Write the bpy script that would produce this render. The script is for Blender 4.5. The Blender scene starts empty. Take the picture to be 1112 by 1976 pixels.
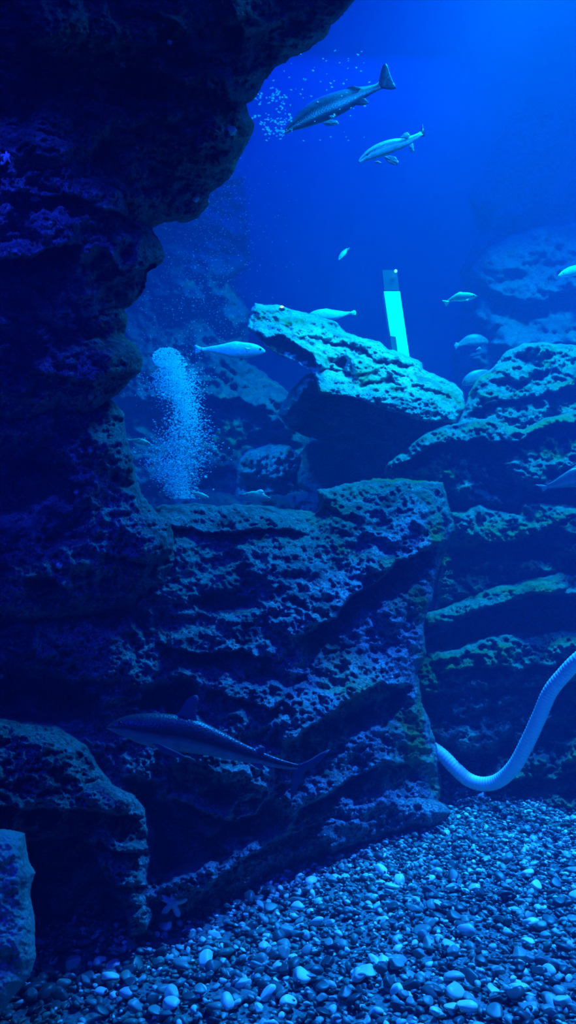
import bpy, math, random
import numpy as np
from mathutils import Vector, Matrix

random.seed(7)
rng = np.random.default_rng(7)
sc = bpy.context.scene
col = sc.collection

# ------------------------------------------------------------------ camera geometry
F = 1500.0
CX, CY = 556.0, 988.0
PITCH = math.atan(162.0 / F)
CAMZ = 1.0
cp, sp = math.cos(PITCH), math.sin(PITCH)

def P(px, py, Y):
    """point of the world at distance Y into the tank that stands at this place of the view (arrays too)"""
    u = (np.asarray(px, float) - CX) / F
    v = (CY - np.asarray(py, float)) / F
    dy = cp - v * sp
    dz = sp + v * cp
    Y = np.asarray(Y, float)
    return np.stack(np.broadcast_arrays(u / dy * Y, Y, CAMZ + dz / dy * Y), -1)

def V(px, py, Y):
    return Vector(P(px, py, Y).tolist())

def G(py):
    """distance at which the gravel plane shows at row py"""
    v = (CY - py) / F
    return -CAMZ * (cp - v * sp) / (sp + v * cp)

cam_d = bpy.data.cameras.new('camera')
cam = bpy.data.objects.new('camera', cam_d); col.objects.link(cam)
cam_d.sensor_fit = 'VERTICAL'; cam_d.sensor_height = 36.0; cam_d.sensor_width = 36.0 * 1112 / 1976
cam_d.lens = 36.0 * F / 1976
cam.location = (0, 0, CAMZ); cam.rotation_euler = (math.pi / 2 + PITCH, 0, 0)
cam_d.clip_start = 0.05
sc.camera = cam

# ------------------------------------------------------------------ helpers: tagging
def tag(o, label, cat, group=None, kind=None):
    if label: o['label'] = label
    if cat: o['category'] = cat
    if group: o['group'] = group
    if kind: o['kind'] = kind
    return o

def empty(name, loc):
    o = bpy.data.objects.new(name, None); col.objects.link(o)
    o.location = loc; o.empty_display_size = .1
    return o

def mesh_obj(name, verts, faces, mat, parent=None, smooth=True, origin=None):
    verts = np.asarray(verts, np.float32)
    if parent is not None and origin is None:
        origin = parent.location
        if parent.parent: origin = origin + parent.parent.location
    off = np.array(origin if origin is not None else (0, 0, 0), np.float32)
    verts = verts - off
    me = bpy.data.meshes.new(name)
    if isinstance(faces, np.ndarray):
        n, k = faces.shape
        me.vertices.add(len(verts)); me.vertices.foreach_set('co', verts.ravel())
        me.loops.add(n * k); me.loops.foreach_set('vertex_index', faces.ravel().astype(np.int32))
        me.polygons.add(n)
        me.polygons.foreach_set('loop_start', np.arange(0, n * k, k, dtype=np.int32))
        me.polygons.foreach_set('loop_total', np.full(n, k, np.int32))
        me.update(calc_edges=True)
    else:
        me.from_pydata(verts.tolist(), [], faces)
    me.polygons.foreach_set('use_smooth', np.full(len(me.polygons), smooth))
    me.validate()
    me.materials.append(mat)
    o = bpy.data.objects.new(name, me); col.objects.link(o)
    if parent is not None:
        o.parent = parent
    elif origin is not None:
        o.location = origin
    return o

# ------------------------------------------------------------------ noise (numpy)
def perlin(x, y, seed):
    xi = np.floor(x).astype(np.int64); yi = np.floor(y).astype(np.int64)
    xf = x - xi; yf = y - yi
    def h(a, b):
        n = (a * 374761393 + b * 668265263 + seed * 1442695041) & 0xffffffff
        n = ((n ^ (n >> 13)) * 1274126177) & 0xffffffff
        return (n ^ (n >> 16)) / 4294967295.0 * 2 * math.pi
    def g(a, b, dx, dy):
        t = h(a, b); return np.cos(t) * dx + np.sin(t) * dy
    u = xf ** 3 * (xf * (xf * 6 - 15) + 10); v = yf ** 3 * (yf * (yf * 6 - 15) + 10)
    a = g(xi, yi, xf, yf); b = g(xi + 1, yi, xf - 1, yf)
    c = g(xi, yi + 1, xf, yf - 1); d = g(xi + 1, yi + 1, xf - 1, yf - 1)
    return (a + (b - a) * u + ((c + (d - c) * u) - (a + (b - a) * u)) * v) * 1.5

def fbm(x, y, seed, octs=4, gain=.5):
    r = 0; a = 1; s = 0
    for k in range(octs):
        r = r + a * perlin(x * 2 ** k + 17.3 * k, y * 2 ** k - 9.1 * k, seed + k); s += a; a *= gain
    return r / s

def ridged(x, y, seed, octs=4, gain=.55):
    r = 0; a = 1; s = 0
    for k in range(octs):
        n = 1 - np.abs(perlin(x * 2 ** k + 5.3 * k, y * 2 ** k + 3.7 * k, seed + k)) * 2
        r = r + a * n; s += a; a *= gain
    return r / s

def worley(x, y, seed):
    xi = np.floor(x).astype(np.int64); yi = np.floor(y).astype(np.int64)
    best = np.full(x.shape, 9.0)
    for dx in (-1, 0, 1):
        for dy in (-1, 0, 1):
            a = xi + dx; b = yi + dy
            n = (a * 73856093 ^ b * 19349663 ^ (seed * 83492791)) & 0xffffffff
            n = ((n ^ (n >> 15)) * 2246822519) & 0xffffffff
            m = ((n ^ (n >> 13)) * 3266489917) & 0xffffffff
            fx = a + (n & 0xffff) / 65535.0; fy = b + (m & 0xffff) / 65535.0
            best = np.minimum(best, np.hypot(x - fx, y - fy))
    return best

def smooth(e0, e1, x):
    t = np.clip((x - e0) / (e1 - e0), 0, 1); return t * t * (3 - 2 * t)

def poly_sd(px, py, poly):
    """distance to a closed outline in view pixels, positive inside"""
    poly = np.asarray(poly, float); n = len(poly)
    d = np.full(px.shape, 1e18); ins = np.zeros(px.shape, bool)
    for i in range(n):
        ax, ay = poly[i]; bx, by = poly[(i + 1) % n]
        ex, ey = bx - ax, by - ay; L = ex * ex + ey * ey + 1e-9
        t = np.clip(((px - ax) * ex + (py - ay) * ey) / L, 0, 1)
        d = np.minimum(d, (px - ax - t * ex) ** 2 + (py - ay - t * ey) ** 2)
        c = (ay > py) != (by > py)
        if c.any():
            xx = ax + (py - ay) * ex / (ey if abs(ey) > 1e-9 else 1e-9)
            ins ^= c & (px < xx)
    d = np.sqrt(d)
    return np.where(ins, d, -d)

def line_d(px, py, line):
    """unsigned distance, signed side (positive = below the line drawn left to right) and running parameter"""
    line = np.asarray(line, float)
    seg = np.hypot(*(line[1:] - line[:-1]).T); tot = seg.sum(); acc = 0
    bd = np.full(px.shape, 1e18); bs = np.zeros(px.shape); bt = np.zeros(px.shape)
    for i in range(len(line) - 1):
        ax, ay = line[i]; ex, ey = line[i + 1] - line[i]; L = ex * ex + ey * ey
        t = np.clip(((px - ax) * ex + (py - ay) * ey) / L, 0, 1)
        qx = px - ax - t * ex; qy = py - ay - t * ey
        d = np.hypot(qx, qy); side = (ex * (py - ay) - ey * (px - ax)) / math.sqrt(L)
        m = d < bd
        bd = np.where(m, d, bd); bs = np.where(m, side, bs); bt = np.where(m, (acc + t * seg[i]) / tot, bt)
        acc += seg[i]
    return bd, bs, bt

def depth_fit(ctrl):
    """smooth surface of distances through control points (px, py, Y)"""
    c = np.asarray(ctrl, float); n = len(c)
    X = (c[:, 0] - 556) / 500; Yy = (c[:, 1] - 988) / 500
    R = np.hypot(X[:, None] - X[None], Yy[:, None] - Yy[None])
    if n < 3:
        return lambda px, py: np.full(np.shape(px), c[:, 2].mean())
    A = np.zeros((n + 3, n + 3)); A[:n, :n] = R + np.eye(n) * .05
    A[:n, n] = 1; A[:n, n + 1] = X; A[:n, n + 2] = Yy; A[n:, :n] = A[:n, n:].T
    A += np.eye(n + 3) * 1e-9
    w = np.linalg.solve(A, np.r_[c[:, 2], 0, 0, 0])
    def f(px, py):
        x = (np.asarray(px, float) - 556) / 500; y = (np.asarray(py, float) - 988) / 500
        r = w[n] + w[n + 1] * x + w[n + 2] * y
        for i in range(n): r = r + w[i] * np.hypot(x - X[i], y - Yy[i])
        return r
    return f

# ------------------------------------------------------------------ materials
def mat_new(name):
    m = bpy.data.materials.new(name); m.use_nodes = True
    nt = m.node_tree; b = nt.nodes['Principled BSDF']
    return m, nt, b

def N(nt, t, **kw):
    n = nt.nodes.new(t)
    for k, v in kw.items():
        if k in n.inputs: n.inputs[k].default_value = v
        else: setattr(n, k, v)
    return n

def ramp(nt, src, stops):
    r = nt.nodes.new('ShaderNodeValToRGB'); e = r.color_ramp.elements
    while len(e) < len(stops): e.new(.5)
    for i, (p, c) in enumerate(stops):
        e[i].position = p; e[i].color = (c[0], c[1], c[2], 1)
    nt.links.new(src, r.inputs[0]); return r.outputs[0]

def mixc(nt, fac, a, b, mode='MIX'):
    m = nt.nodes.new('ShaderNodeMix'); m.data_type = 'RGBA'; m.blend_type = mode
    for sock, v in ((m.inputs[0], fac), (m.inputs[6], a), (m.inputs[7], b)):
        if isinstance(v, (int, float)): sock.default_value = v
        elif isinstance(v, tuple): sock.default_value = (*v, 1)
        else: nt.links.new(v, sock)
    return m.outputs[2]

def rock_material(name, dark, mid, pale, crust, algae_amt, scale=1.0, bump=1.0, algae=(.16, .30, .05), from_x=None):
    """pitted limestone: dark stone, pale crusted veins and specks, algae film"""
    m, nt, b = mat_new(name); L = nt.links
    tc = N(nt, 'ShaderNodeNewGeometry')
    pos = tc.outputs['Position']
    n1 = N(nt, 'ShaderNodeTexNoise', Scale=5 * scale, Detail=8.0, Roughness=.62, Distortion=.4); L.new(pos, n1.inputs['Vector'])
    n2 = N(nt, 'ShaderNodeTexNoise', Scale=22 * scale, Detail=8.0, Roughness=.7, Distortion=1.6); L.new(pos, n2.inputs['Vector'])
    n3 = N(nt, 'ShaderNodeTexNoise', Scale=2.2 * scale, Detail=5.0, Roughness=.6); L.new(pos, n3.inputs['Vector'])
    vo = N(nt, 'ShaderNodeTexVoronoi', Scale=55 * scale, Randomness=1.0); L.new(pos, vo.inputs['Vector'])
    vo.feature = 'F1'
    base = ramp(nt, n1.outputs[0], [(.32, dark), (.5, mid), (.68, dark)])
    # thin pale veins where the distorted noise crosses its middle
    mm = N(nt, 'ShaderNodeMath', operation='SUBTRACT'); L.new(n2.outputs[0], mm.inputs[0]); mm.inputs[1].default_value = .5
    ab = N(nt, 'ShaderNodeMath', operation='ABSOLUTE'); L.new(mm.outputs[0], ab.inputs[0])
    veins = ramp(nt, ab.outputs[0], [(0.0, (1, 1, 1)), (.03, (.5, .5, .5)), (.075, (0, 0, 0))])
    patch = ramp(nt, n1.outputs[0], [(.38, (0, 0, 0)), (.55, (crust, crust, crust))])
    vm = N(nt, 'ShaderNodeMath', operation='MULTIPLY'); L.new(veins, vm.inputs[0]); L.new(patch, vm.inputs[1])
    am = N(nt, 'ShaderNodeMath', operation='ADD'); L.new(vm.outputs[0], am.inputs[0]); am.use_clamp = True
    sp_ = ramp(nt, vo.outputs['Distance'], [(.12, (1, 1, 1)), (.2, (0, 0, 0))])
    n4 = N(nt, 'ShaderNodeTexNoise', Scale=9 * scale, Detail=3.0); L.new(pos, n4.inputs['Vector'])
    spm = ramp(nt, n4.outputs[0], [(.55, (0, 0, 0)), (.66, (crust, crust, crust))])
    sm = N(nt, 'ShaderNodeMath', operation='MULTIPLY'); L.new(sp_, sm.inputs[0]); L.new(spm, sm.inputs[1])
    L.new(sm.outputs[0], am.inputs[1])
    c = mixc(nt, am.outputs[0], base, pale)
    if algae_amt > 0:
        a = ramp(nt, n3.outputs[0], [(.62 - .25 * algae_amt, (0, 0, 0)), (.80 - .25 * algae_amt, (1, 1, 1))])
        if from_x is not None:
            sx = N(nt, 'ShaderNodeSeparateXYZ'); L.new(pos, sx.inputs[0]); mr = N(nt, 'ShaderNodeMapRange'); L.new(sx.outputs['X'], mr.inputs['Value'])
            mr.inputs['From Min'].default_value = from_x; mr.inputs['From Max'].default_value = from_x + .6
            mu = N(nt, 'ShaderNodeMath', operation='MULTIPLY'); L.new(a, mu.inputs[0]); L.new(mr.outputs[0], mu.inputs[1]); a = mu.outputs[0]
        c = mixc(nt, a, c, algae)
    L.new(c, b.inputs['Base Color'])
    b.inputs['Roughness'].default_value = .75
    b.inputs['Specular IOR Level'].default_value = .25
    bp = N(nt, 'ShaderNodeBump', Strength=bump, Distance=.03)
    ad = N(nt, 'ShaderNodeMath', operation='ADD'); L.new(n2.outputs[0], ad.inputs[0])
    ad2 = N(nt, 'ShaderNodeMath', operation='MULTIPLY'); L.new(vo.outputs['Distance'], ad2.inputs[0]); ad2.inputs[1].default_value = .5
    L.new(ad2.outputs[0], ad.inputs[1])
    L.new(ad.outputs[0], bp.inputs['Height']); L.new(bp.outputs[0], b.inputs['Normal'])
    return m

M = {}
M['rock_front'] = rock_material('pitted_dark_rock', (.05, .055, .07), (.13, .14, .17), (.75, .77, .8), .9, 0, 1.3)
M['rock_main'] = rock_material('pitted_algae_rock', (.06, .065, .08), (.17, .185, .215), (.8, .82, .85), .9, .6, 1.3, from_x=-.15)
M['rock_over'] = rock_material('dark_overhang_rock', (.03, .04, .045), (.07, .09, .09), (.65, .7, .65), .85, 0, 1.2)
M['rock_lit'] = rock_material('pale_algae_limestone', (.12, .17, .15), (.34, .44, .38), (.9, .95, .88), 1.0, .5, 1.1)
M['rock_right'] = rock_material('layered_algae_rock', (.05, .07, .07), (.15, .19, .18), (.6, .7, .55), .7, .6, .9)
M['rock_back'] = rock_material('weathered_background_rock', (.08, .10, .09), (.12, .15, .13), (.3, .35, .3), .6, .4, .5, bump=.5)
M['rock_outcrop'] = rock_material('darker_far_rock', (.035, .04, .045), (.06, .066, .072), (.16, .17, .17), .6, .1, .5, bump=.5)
M['rock_block'] = rock_material('grainy_blue_grey_rock', (.16, .2, .2), (.36, .4, .4), (.6, .65, .62), .7, 0, 2.0, bump=.6)

def simple(name, colr, rough=.6, spec=.3, noise=None, emit=None):
    m, nt, b = mat_new(name)
    b.inputs['Base Color'].default_value = (*colr, 1)
    b.inputs['Roughness'].default_value = rough
    b.inputs['Specular IOR Level'].default_value = spec
    if noise:
        g = N(nt, 'ShaderNodeNewGeometry'); n = N(nt, 'ShaderNodeTexNoise', Scale=noise[0], Detail=5.0)
        nt.links.new(g.outputs['Position'], n.inputs['Vector'])
        c = ramp(nt, n.outputs[0], [(.3, colr), (.7, noise[1])]); nt.links.new(c, b.inputs['Base Color'])
    if emit:
        b.inputs['Emission Color'].default_value = (*emit[0], 1); b.inputs['Emission Strength'].default_value = emit[1]
    return m

M['wall'] = simple('blue_tank_wall', (.03, .09, .17), .8, .1, (1.2, (.045, .13, .22)))
M['bed'] = simple('dark_grit', (.05, .07, .07), .9, .1, (110, (.22, .27, .26)))

# pebbles: every stone its own tone
m, nt, b = mat_new('mixed_river_pebble')
g_ = N(nt, 'ShaderNodeNewGeometry'); oi = N(nt, 'ShaderNodeObjectInfo')
a1 = N(nt, 'ShaderNodeMath', operation='ADD'); nt.links.new(g_.outputs['Random Per Island'], a1.inputs[0]); nt.links.new(oi.outputs['Random'], a1.inputs[1])
fr = N(nt, 'ShaderNodeMath', operation='FRACT'); nt.links.new(a1.outputs[0], fr.inputs[0])
pc = ramp(nt, fr.outputs[0], [(0, (.02, .03, .04)), (.22, (.05, .075, .08)), (.38, (.12, .15, .13)), (.5, (.08, .2, .15)), (.68, (.25, .33, .28)), (.82, (.5, .6, .55)), (1, (.85, .95, .88))])
n = N(nt, 'ShaderNodeTexNoise', Scale=60.0, Detail=4.0); nt.links.new(g_.outputs['Position'], n.inputs['Vector'])
nn = ramp(nt, n.outputs[0], [(.3, (.7, .7, .7)), (.7, (1.15, 1.15, 1.15))])
cc = mixc(nt, 1.0, pc, nn, 'MULTIPLY')
nt.links.new(cc, b.inputs['Base Color']); b.inputs['Roughness'].default_value = .45; b.inputs['Specular IOR Level'].default_value = .4
M['pebble'] = m

def pebble_tone(name, ca, cb):
    mm_, nt_, b_ = mat_new(name)
    oi_ = N(nt_, 'ShaderNodeObjectInfo')
    nt_.links.new(ramp(nt_, oi_.outputs['Random'], [(0, ca), (1, cb)]), b_.inputs['Base Color'])
    b_.inputs['Roughness'].default_value = .45
    return mm_
M['peb_pale'] = pebble_tone('pale_pebble', (.5, .56, .5), (.9, .95, .9))
M['peb_mid'] = pebble_tone('grey_green_pebble', (.13, .2, .17), (.3, .34, .3))
M['peb_dark'] = pebble_tone('dark_pebble', (.03, .045, .05), (.09, .12, .12))

def fish_material(name, back, flank, belly, stripe=None):
    """countershaded skin: dark back, silvery flank, pale belly (follows the fish's own height)"""
    m, nt, b = mat_new(name)
    at = N(nt, 'ShaderNodeAttribute', attribute_name='girth')
    stops = [(0, belly), (.3, belly), (.5, flank), (.75, back), (1, back)]
    if stripe: stops = [(0, belly), (.34, belly), (.44, stripe), (.6, stripe), (.72, back), (1, back)]
    c = ramp(nt, at.outputs['Fac'], stops)
    n = N(nt, 'ShaderNodeTexNoise', Scale=35.0, Detail=4.0); g = N(nt, 'ShaderNodeTexCoord'); nt.links.new(g.outputs['Object'], n.inputs['Vector'])
    r = ramp(nt, n.outputs[0], [(.35, (.75, .75, .75)), (.65, (1.1, 1.1, 1.1))])
    nt.links.new(mixc(nt, 1.0, c, r, 'MULTIPLY'), b.inputs['Base Color'])
    v = N(nt, 'ShaderNodeTexVoronoi', Scale=140.0); nt.links.new(g.outputs['Object'], v.inputs['Vector'])
    bp = N(nt, 'ShaderNodeBump', Strength=.25, Distance=.004); nt.links.new(v.outputs['Distance'], bp.inputs['Height']); nt.links.new(bp.outputs[0], b.inputs['Normal'])
    b.inputs['Roughness'].default_value = .38; b.inputs['Specular IOR Level'].default_value = .5
    return m
M['fish_big'] = fish_material('dark_silver_fish_skin', (.14, .16, .19), (.02, .028, .04), (.045, .06, .075))
M['fish_band'] = fish_material('banded_silver_fish_skin', (.75, .85, .8), (.3, .4, .4), (.5, .6, .6), stripe=(.03, .045, .07))
M['fish_pale'] = fish_material('pale_silver_fish_skin', (.75, .85, .8), (.85, .92, .88), (.95, .98, .95))
M['fish_green'] = fish_material('greenish_silver_fish_skin', (.45, .62, .3), (.6, .72, .5), (.8, .88, .8))
M['fish_dim'] = fish_material('grey_fish_skin', (.14, .19, .17), (.2, .25, .22), (.35, .4, .36))
M['shark'] = fish_material('dark_grey_shark_skin', (.045, .05, .07), (.02, .026, .035), (.2, .24, .28))
M['fin_dark'] = simple('dark_fin', (.05, .06, .08), .5)
M['fin_pale'] = simple('pale_fin', (.6, .75, .65), .5)
M['fin_mid'] = simple('grey_fin', (.3, .36, .34), .5)
M['fin_shark'] = simple('shark_fin', (.10, .11, .15), .6)
M['eye'] = simple('dark_fish_eye', (.01, .01, .012), .1, .8)
M['hose'] = simple('pale_plastic_hose', (.8, .9, .92), .45, .4)
M['post'] = simple('white_painted_post', (.8, .88, .85), .6)
M['star'] = simple('pale_sea_star', (.45, .5, .48), .8, .2, (80, (.7, .74, .7)))
M['anem'] = simple('pale_shell', (.7, .75, .72), .7)
M['glow'] = simple('glowing_green_glint', (.8, 1, .3), .3, .3, emit=((.35, 1.0, .05), 5))  # emission stands in for a yellow-green glint
M['glow2'] = simple('glowing_cyan_glint', (.5, 1, .8), .3, .3, emit=((.1, 1.0, .7), 4))  # emission stands in for a reflected speck of light
M['metal_dim'] = simple('dark_metal_and_dim_post', (.05, .06, .07), .4)  # dark metal; on the post top the darkness stands in for dim light
# bubbles: half clear, half pale shine
m = bpy.data.materials.new('air_bubble_skin'); m.use_nodes = True; nt = m.node_tree; nt.nodes.clear()
o_ = nt.nodes.new('ShaderNodeOutputMaterial'); t_ = nt.nodes.new('ShaderNodeBsdfTransparent'); d_ = nt.nodes.new('ShaderNodeBsdfPrincipled')
d_.inputs['Base Color'].default_value = (.85, .95, 1, 1); d_.inputs['Roughness'].default_value = .15
tl_ = nt.nodes.new('ShaderNodeBsdfTranslucent'); tl_.inputs[0].default_value = (.9, 1, 1, 1); m2_ = nt.nodes.new('ShaderNodeMixShader'); m2_.inputs[0].default_value = .5
nt.links.new(d_.outputs[0], m2_.inputs[1]); nt.links.new(tl_.outputs[0], m2_.inputs[2])
mx = nt.nodes.new('ShaderNodeMixShader'); lw = nt.nodes.new('ShaderNodeLayerWeight'); lw.inputs[0].default_value = .8
mx.inputs[0].default_value = .85; nt.links.new(t_.outputs[0], mx.inputs[1]); nt.links.new(m2_.outputs[0], mx.inputs[2]); nt.links.new(mx.outputs[0], o_.inputs[0])
M['bubble'] = m

# ------------------------------------------------------------------ rocks
def rock(name, poly, ctrl, mat, label, T=.35, R=60, back=.5, step=3.0, edge=5.0, rough=1.0, strata=None, feats=(), seed=1,
         macro=1.0, kind=None, cat='rock', group=None):
    """A closed solid boulder: outline as seen from the front, its own distance, rounded flanks of depth T, a back, and real relief:
    ledges, caves, bulges, layers and pitting."""
    fit = depth_fit(ctrl)
    p = np.asarray(poly, float); x0, y0 = p.min(0) - 8 * step / 3 - 4; x1, y1 = p.max(0) + 8 * step / 3 + 4
    xs = np.arange(x0, x1 + step, step); ys = np.arange(y0, y1 + step, step)
    X, Yp = np.meshgrid(xs, ys)
    base = fit(X, Yp)
    wx = X * 3.0 / F; wy = Yp * 3.0 / F                        # about metres at three metres away
    k = np.median(base) / 3.0
    sd = poly_sd(X, Yp, poly)
    sd = sd + edge * fbm(X / 26, Yp / 26, seed + 50, 4, .6) + edge * .9 * fbm(X / 70, Yp / 70, seed + 60, 2)
    sd = sd + .35 * edge * fbm(X / 8, Yp / 8, seed + 70, 2) * smooth(9, 0, np.abs(sd))
    # cells whose four corners are inside
    inside = sd > -.35 * step
    cell = inside[:-1, :-1] & inside[1:, :-1] & inside[:-1, 1:] & inside[1:, 1:]
    used = np.zeros_like(inside)
    used[:-1, :-1] |= cell; used[1:, :-1] |= cell; used[:-1, 1:] |= cell; used[1:, 1:] |= cell
    full = np.zeros_like(inside)
    full[1:-1, 1:-1] = cell[:-1, :-1] & cell[1:, :-1] & cell[:-1, 1:] & cell[1:, 1:]
    bnd = used & ~full
    gy, gx = np.gradient(sd, step); gl = np.hypot(gx, gy) + 1e-6
    mv = np.clip(sd, -step, step * 1.2) * bnd
    Xs = X - gx / gl * mv; Ys = Yp - gy / gl * mv
    t = np.clip(sd / R, 0, 1)
    prof = np.sqrt(np.clip(1 - (1 - t) ** 2, 0, 1))
    d = base + T * (1 - prof)
    # relief, fading out right at the outline
    rel = np.zeros_like(d)
    wxw = wx + .09 * fbm(wx * 6, wy * 6, seed + 5, 3); wyw = wy + .08 * fbm(wx * 6 + 40, wy * 6, seed + 6, 3)
    rel += macro * .17 * fbm(wxw * 2.2, wyw * 3.0, seed + 1, 3)
    rel -= rough * .05 * ridged(wxw * 5.5, wyw * 6, seed + 2, 4)
    rel += rough * .045 * fbm(wx * 19, wy * 21, seed + 3, 4, .65)
    chunk = fbm(wxw * 7 + 3, wyw * 9, seed + 21, 3)
    rel += rough * .03 * np.floor(chunk * 9 + .5 * fbm(wx * 30, wy * 30, seed + 22, 2)) / 3
    pit = worley(wx * 13 + .3 * fbm(wx * 20, wy * 20, seed + 35, 2), wy * 17, seed + 4)
    rel -= rough * .022 * ridged(wx * 26 + fbm(wx * 9, wy * 9, seed + 44, 2), wy * 30, seed + 45, 3, .6)
    pm_ = np.clip(.5 + 1.2 * fbm(wx * 4, wy * 4, seed + 33, 2), 0, 1)
    rel += rough * .055 * (1 - smooth(.0, .5, pit)) * pm_
    pit2 = worley(wx * 36, wy * 42, seed + 14)
    rel += rough * .018 * (1 - smooth(.0, .5, pit2))
    if strata:
        ang, freq, amp = strata
        s = (wy * math.cos(ang) + wx * math.sin(ang)) * freq + .55 * fbm(wx * 2.2, wy * 3.5, seed + 7, 3) + .12 * fbm(wx * 12, wy * 12, seed + 8, 3)
        f = s - np.floor(s)
        saw = np.where(f < .8, f / .8, (1 - f) / .2)
        mod = .6 + .8 * np.clip(fbm(wx * 2.5 + 9, wy * 2.5, seed + 9, 2) + .4, 0, 1)
        rel -= amp * saw * mod
    rel *= k
    wob = 13 * fbm(X / 34, Yp / 30, seed + 31, 4, .6)
    for ft in feats:
        if ft[0] == 'ledge':        # surface swells out down to the line, then cuts back under it
            _, line, amp, up, dn = ft
            dd, ss, tt = line_d(X, Yp + wob, line)
            fade = np.clip(np.minimum(tt, 1 - tt) / .12, 0, 1) ** .7
            above = np.clip(1 - dd / up, 0, 1) ** 1.3; below = np.exp(-(dd / dn) ** 2)
            w = smooth(-2.5, 2.5, ss)
            rel += fade * amp * (-.5 * above * (1 - w) + .9 * below * w)
        elif ft[0] == 'cave':
            _, cpoly, amp, soft = ft
            cs = poly_sd(X + wob, Yp - wob, cpoly)
            rel += amp * smooth(-soft * .3, soft, cs)
        elif ft[0] == 'bump':
            _, cx, cy, rx, ry, a, amp = ft
            ca, sa = math.cos(a), math.sin(a)
            qx = ((X - cx) * ca + (Yp - cy) * sa) / rx; qy = (-(X - cx) * sa + (Yp - cy) * ca) / ry
            r2 = qx ** 2 + qy ** 2 + .25 * fbm(X / 25, Yp / 25, seed + 77, 3)
            rel -= amp * np.sqrt(np.clip(1 - r2, 0, 1))
    d = d + rel * smooth(-1, 6, sd)
    mid = base + T
    d = np.minimum(d, base + T + back * .9)
    d = np.where(bnd, mid + rel * 0, d)
    bk = np.maximum(base + T + back * prof, d + .02)
    idf = -np.ones(X.shape, np.int64); idf[used] = np.arange(used.sum())
    nf = int(used.sum())
    idb = idf.copy(); idb[full] = nf + np.arange(full.sum())
    vf = P(Xs[used], Ys[used], d[used]); vb = P(X[full], Yp[full], bk[full])
    verts = np.concatenate([vf, vb])
    c = np.argwhere(cell); i, j = c[:, 0], c[:, 1]
    f1 = np.stack([idf[i, j], idf[i + 1, j], idf[i + 1, j + 1], idf[i, j + 1]], 1)
    f2 = np.stack([idb[i, j], idb[i, j + 1], idb[i + 1, j + 1], idb[i + 1, j]], 1)
    keep = ~(bnd[i, j] & bnd[i + 1, j] & bnd[i + 1, j + 1] & bnd[i, j + 1])
    f2 = f2[keep]
    cen = verts.mean(0); cen[2] = verts[:, 2].min()
    o = mesh_obj(name, verts, np.concatenate([f1, f2]), mat, origin=Vector(cen.tolist()))
    tag(o, label, cat, group, kind)
    return o

# --- near left rockwork
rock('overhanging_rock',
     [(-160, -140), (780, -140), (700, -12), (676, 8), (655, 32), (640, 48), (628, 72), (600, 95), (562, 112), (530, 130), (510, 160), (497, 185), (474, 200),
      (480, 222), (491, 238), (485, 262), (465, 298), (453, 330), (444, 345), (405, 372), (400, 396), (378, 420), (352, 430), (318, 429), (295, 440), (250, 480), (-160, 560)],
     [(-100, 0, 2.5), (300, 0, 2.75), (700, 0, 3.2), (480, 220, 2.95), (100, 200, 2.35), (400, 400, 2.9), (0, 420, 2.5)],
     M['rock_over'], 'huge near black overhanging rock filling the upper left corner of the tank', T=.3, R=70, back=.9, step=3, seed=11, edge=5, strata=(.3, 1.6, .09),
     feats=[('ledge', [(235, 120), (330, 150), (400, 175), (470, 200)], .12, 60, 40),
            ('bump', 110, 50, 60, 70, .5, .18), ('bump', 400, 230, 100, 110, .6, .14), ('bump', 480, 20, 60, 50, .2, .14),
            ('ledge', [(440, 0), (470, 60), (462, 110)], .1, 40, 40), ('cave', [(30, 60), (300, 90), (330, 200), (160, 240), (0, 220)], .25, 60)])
rock('ledge_rock',
     [(-160, 235), (-20, 245), (40, 232), (110, 250), (165, 262), (188, 330), (240, 362), (255, 420), (296, 440), (310, 470), (320, 492), (310, 510), (286, 528),
      (280, 555), (262, 580), (237, 598), (150, 660), (-160, 680)],
     [(-100, 300, 2.15), (300, 500, 2.6), (100, 600, 2.45), (100, 300, 2.3)],
     M['rock_front'], 'dark crusted rock ledge under the overhang, faintly lit blue on top', T=.25, R=55, back=.5, step=2.6, seed=23, edge=5,
     feats=[('ledge', [(-140, 500), (0, 500), (60, 503), (90, 480), (125, 470), (157, 478)], .3, 110, 60),
            ('ledge', [(0, 370), (70, 375), (150, 380), (245, 420)], .12, 60, 30),
            ('ledge', [(185, 470), (215, 500), (245, 530), (262, 525), (300, 500)], .16, 50, 50), ('bump', 200, 400, 50, 45, .4, .08)])
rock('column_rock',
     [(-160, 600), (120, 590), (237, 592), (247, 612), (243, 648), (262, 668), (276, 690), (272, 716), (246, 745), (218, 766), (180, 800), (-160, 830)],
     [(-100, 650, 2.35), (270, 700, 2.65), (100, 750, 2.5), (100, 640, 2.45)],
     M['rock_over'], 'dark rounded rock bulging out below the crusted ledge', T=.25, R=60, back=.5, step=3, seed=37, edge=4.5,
     feats=[('ledge', [(60, 710), (120, 730), (180, 740), (240, 720)], .15, 60, 40), ('bump', 235, 690, 42, 40, 0, .1)])
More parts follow.
